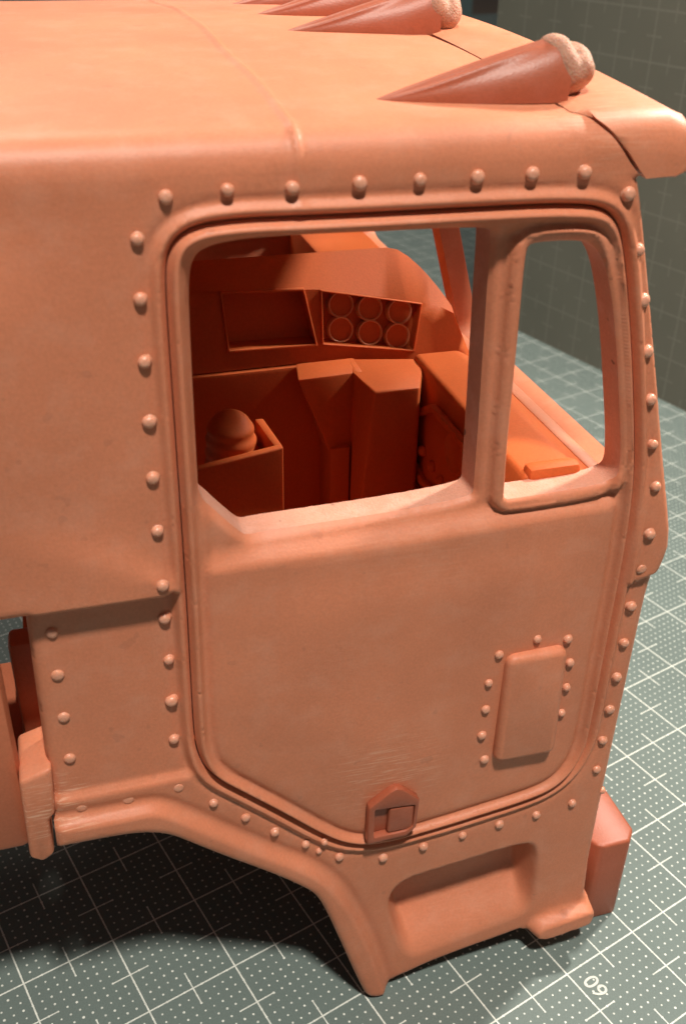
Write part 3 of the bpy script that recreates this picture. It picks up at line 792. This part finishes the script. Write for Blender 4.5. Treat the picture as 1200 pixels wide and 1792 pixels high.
solid('panel_frame', V, F, M_orange, dash, 0.014)
for y_, z_ in ((2.30, 5.20), (2.03, 5.16), (1.80, 5.12)):
    bm = bmesh.new(); bmesh.ops.create_uvsphere(bm, u_segments=14, v_segments=8, radius=0.06)
    bm_obj('knob', bm, M_orange, dash, (1.10, y_, z_), angle=180)

# ------------------------------------------------------------------ roof marker lights
def roof_light(y0, tip, sc_=1.0):
    root = link('roof_light', None, truck) if False else None
    bm = bmesh.new(); prev = None; S = 56; N_ = 48; Ln = 1.22 - tip
    zr = float(crown(np.array([y0]))[0])
    for k in range(N_ + 1):
        t = k / N_; x = tip + Ln * t
        wd = 0.275 * (t ** 0.62) * sc_ * (1 - 0.08 * max(0, t - .8) / .2)
        ht = 0.40 * (t ** 0.95) * sc_ * (1 - 0.12 * (max(0, t - 0.9) / 0.1) ** 2) + 0.012
        ring = []
        for i in range(S):
            a = math.pi * i / (S - 1)
            cr = 0.034 * math.exp(-((math.degrees(a) - (150 - 50 * t)) / 8) ** 2) * math.sin(math.pi * min(1, t * 1.15)) 
            cr -= 0.028 * math.exp(-((math.degrees(a) - (128 - 42 * t)) / 10) ** 2) * math.sin(math.pi * min(1, t * 1.1))
            q = 1 + cr / 0.3 + 0.012 * math.sin(7 * t + 3 * a)
            ring.append(bm.verts.new((x + 0.05 * t * math.sin(a), y0 + wd * math.cos(a) * q, zr - 0.02 + ht * (math.sin(a) ** 0.8) * q)))
        if prev:
            for i in range(S - 1): bm.faces.new((prev[i], prev[i + 1], ring[i + 1], ring[i]))
            bm.faces.new((prev[-1], prev[0], ring[0], ring[-1]))
        else: bm.faces.new(ring)
        prev = ring
    bm.faces.new(prev[::-1])
    o = bm_obj('roof_light', bm, M_red, truck, angle=60)
    # lens: lumpy clear blob in front of the housing
    bm = bmesh.new()
    bmesh.ops.create_icosphere(bm, subdivisions=4, radius=1)
    for v in bm.verts:
        c = v.co.copy()
        q = 1 + 0.05 * math.sin(3.1 * c.x + y0) * math.sin(4.2 * c.z + 1) + 0.02 * math.sin(7 * c.y + 5 * c.z)
        waist = 1 - 0.22 * math.exp(-((c.x - 0.12) / 0.16) ** 2) * max(0, c.z + .2)
        v.co = Vector((1.28 + 0.215 * c.x * q, y0 + 0.25 * c.y * q * waist, zr + 0.165 + (0.215 - 0.05 * c.x) * c.z * q * waist))
    bm_obj('lens', bm, M_glue, o, angle=180)
    return o
for y0, tip in ((0.68, -0.09), (3.12, -0.13), (4.4, -0.08), (5.5, -0.14)):
    roof_light(y0, tip)

# ------------------------------------------------------------------ cutting mats, table
UX = Vector((0.95943, 0.28194, 0)); OR = Vector((-2.57228, 1.38761, 0))
def matp(u, y, z=0): return OR + UX * u + Vector((-UX.y, UX.x, 0)) * y + Vector((0, 0, z))
ang = math.atan2(UX.y, UX.x)
def slab(name, x0, x1, y0, y1, th, mat, loc, rot):
    bm = bmesh.new()
    for z in (-th, 0):
        pass
    V = [(x0, y0, -th), (x1, y0, -th), (x1, y1, -th), (x0, y1, -th), (x0, y0, 0), (x1, y0, 0), (x1, y1, 0), (x0, y1, 0)]
    vs = [bm.verts.new(v) for v in V]
    for f in ((0, 3, 2, 1), (4, 5, 6, 7), (0, 1, 5, 4), (1, 2, 6, 5), (2, 3, 7, 6), (3, 0, 4, 7)): bm.faces.new([vs[i] for i in f])
    o = bm_obj(name, bm, mat, None, smooth=False)
    o.location = loc; o.rotation_euler = rot
    return o
cm = slab('cutting_mat', -30, 75, -25, 75, 0.3, M_mat, OR, (0, 0, ang))
tag(cm, 'green grey cutting mat with white centimetre grid and dots under the truck cab', 'cutting mat')
fc = bpy.data.curves.new('printed_number', 'FONT'); fc.body = '60'; fc.size = 0.255; fc.align_x = 'CENTER'; fc.align_y = 'CENTER'; fc.offset = 0.001
to = bpy.data.objects.new('tmp_text', fc); col.objects.link(to)
bpy.context.view_layer.update()
dg = bpy.context.evaluated_depsgraph_get()
tm = bpy.data.meshes.new_from_object(to.evaluated_get(dg))
bpy.data.objects.remove(to)
tm.materials.clear(); tm.materials.append(M_print)
num = link('printed_number', tm, cm, (4.17, -3.27, 0.004)); num.rotation_euler = (0, 0, math.radians(90))
# standing board on the right: local x runs along its foot, local y is up
M4 = Matrix.Identity(4)
ex = -Vector((-UX.y, UX.x, 0)); ey = Vector((0, 0, 1)); ez = ex.cross(ey)
def stand(name, u0, y0, length, height, mat, dirv, th=0.3):
    bm = bmesh.new()
    V = [(0, 0, -th), (length, 0, -th), (length, height, -th), (0, height, -th), (0, 0, 0), (length, 0, 0), (length, height, 0), (0, height, 0)]
    vs = [bm.verts.new(v) for v in V]
    for f in ((0, 3, 2, 1), (4, 5, 6, 7), (0, 1, 5, 4), (1, 2, 6, 5), (2, 3, 7, 6), (3, 0, 4, 7)): bm.faces.new([vs[i] for i in f])
    o = bm_obj(name, bm, mat, None, smooth=False)
    e0 = dirv.normalized(); e1 = Vector((0, 0, 1)); e2 = e0.cross(e1)
    mm = Matrix.Identity(4); p = matp(u0, y0)
    for i in range(3): mm[i][0], mm[i][1], mm[i][2], mm[i][3] = e0[i], e1[i], e2[i], p[i]
    mm[2][3] = 0.003
    o.matrix_world = mm
    return o
b1 = stand('standing_mat', 16.2, 13.75, 34, 22, M_board, ex)
tag(b1, 'olive grey gridded cutting mat standing upright to the right behind the cab', 'cutting mat')
b2 = stand('backdrop_mat', -20, 62, 75, 30, M_back, UX)
tag(b2, 'teal grey mat standing upright far behind the cab, seen past the roof lights', 'backdrop')
tb = slab('table_top', -80, 120, -60, 120, 3, M_table, (0, 0, -0.304), (0, 0, ang))
tag(tb, kind='structure')
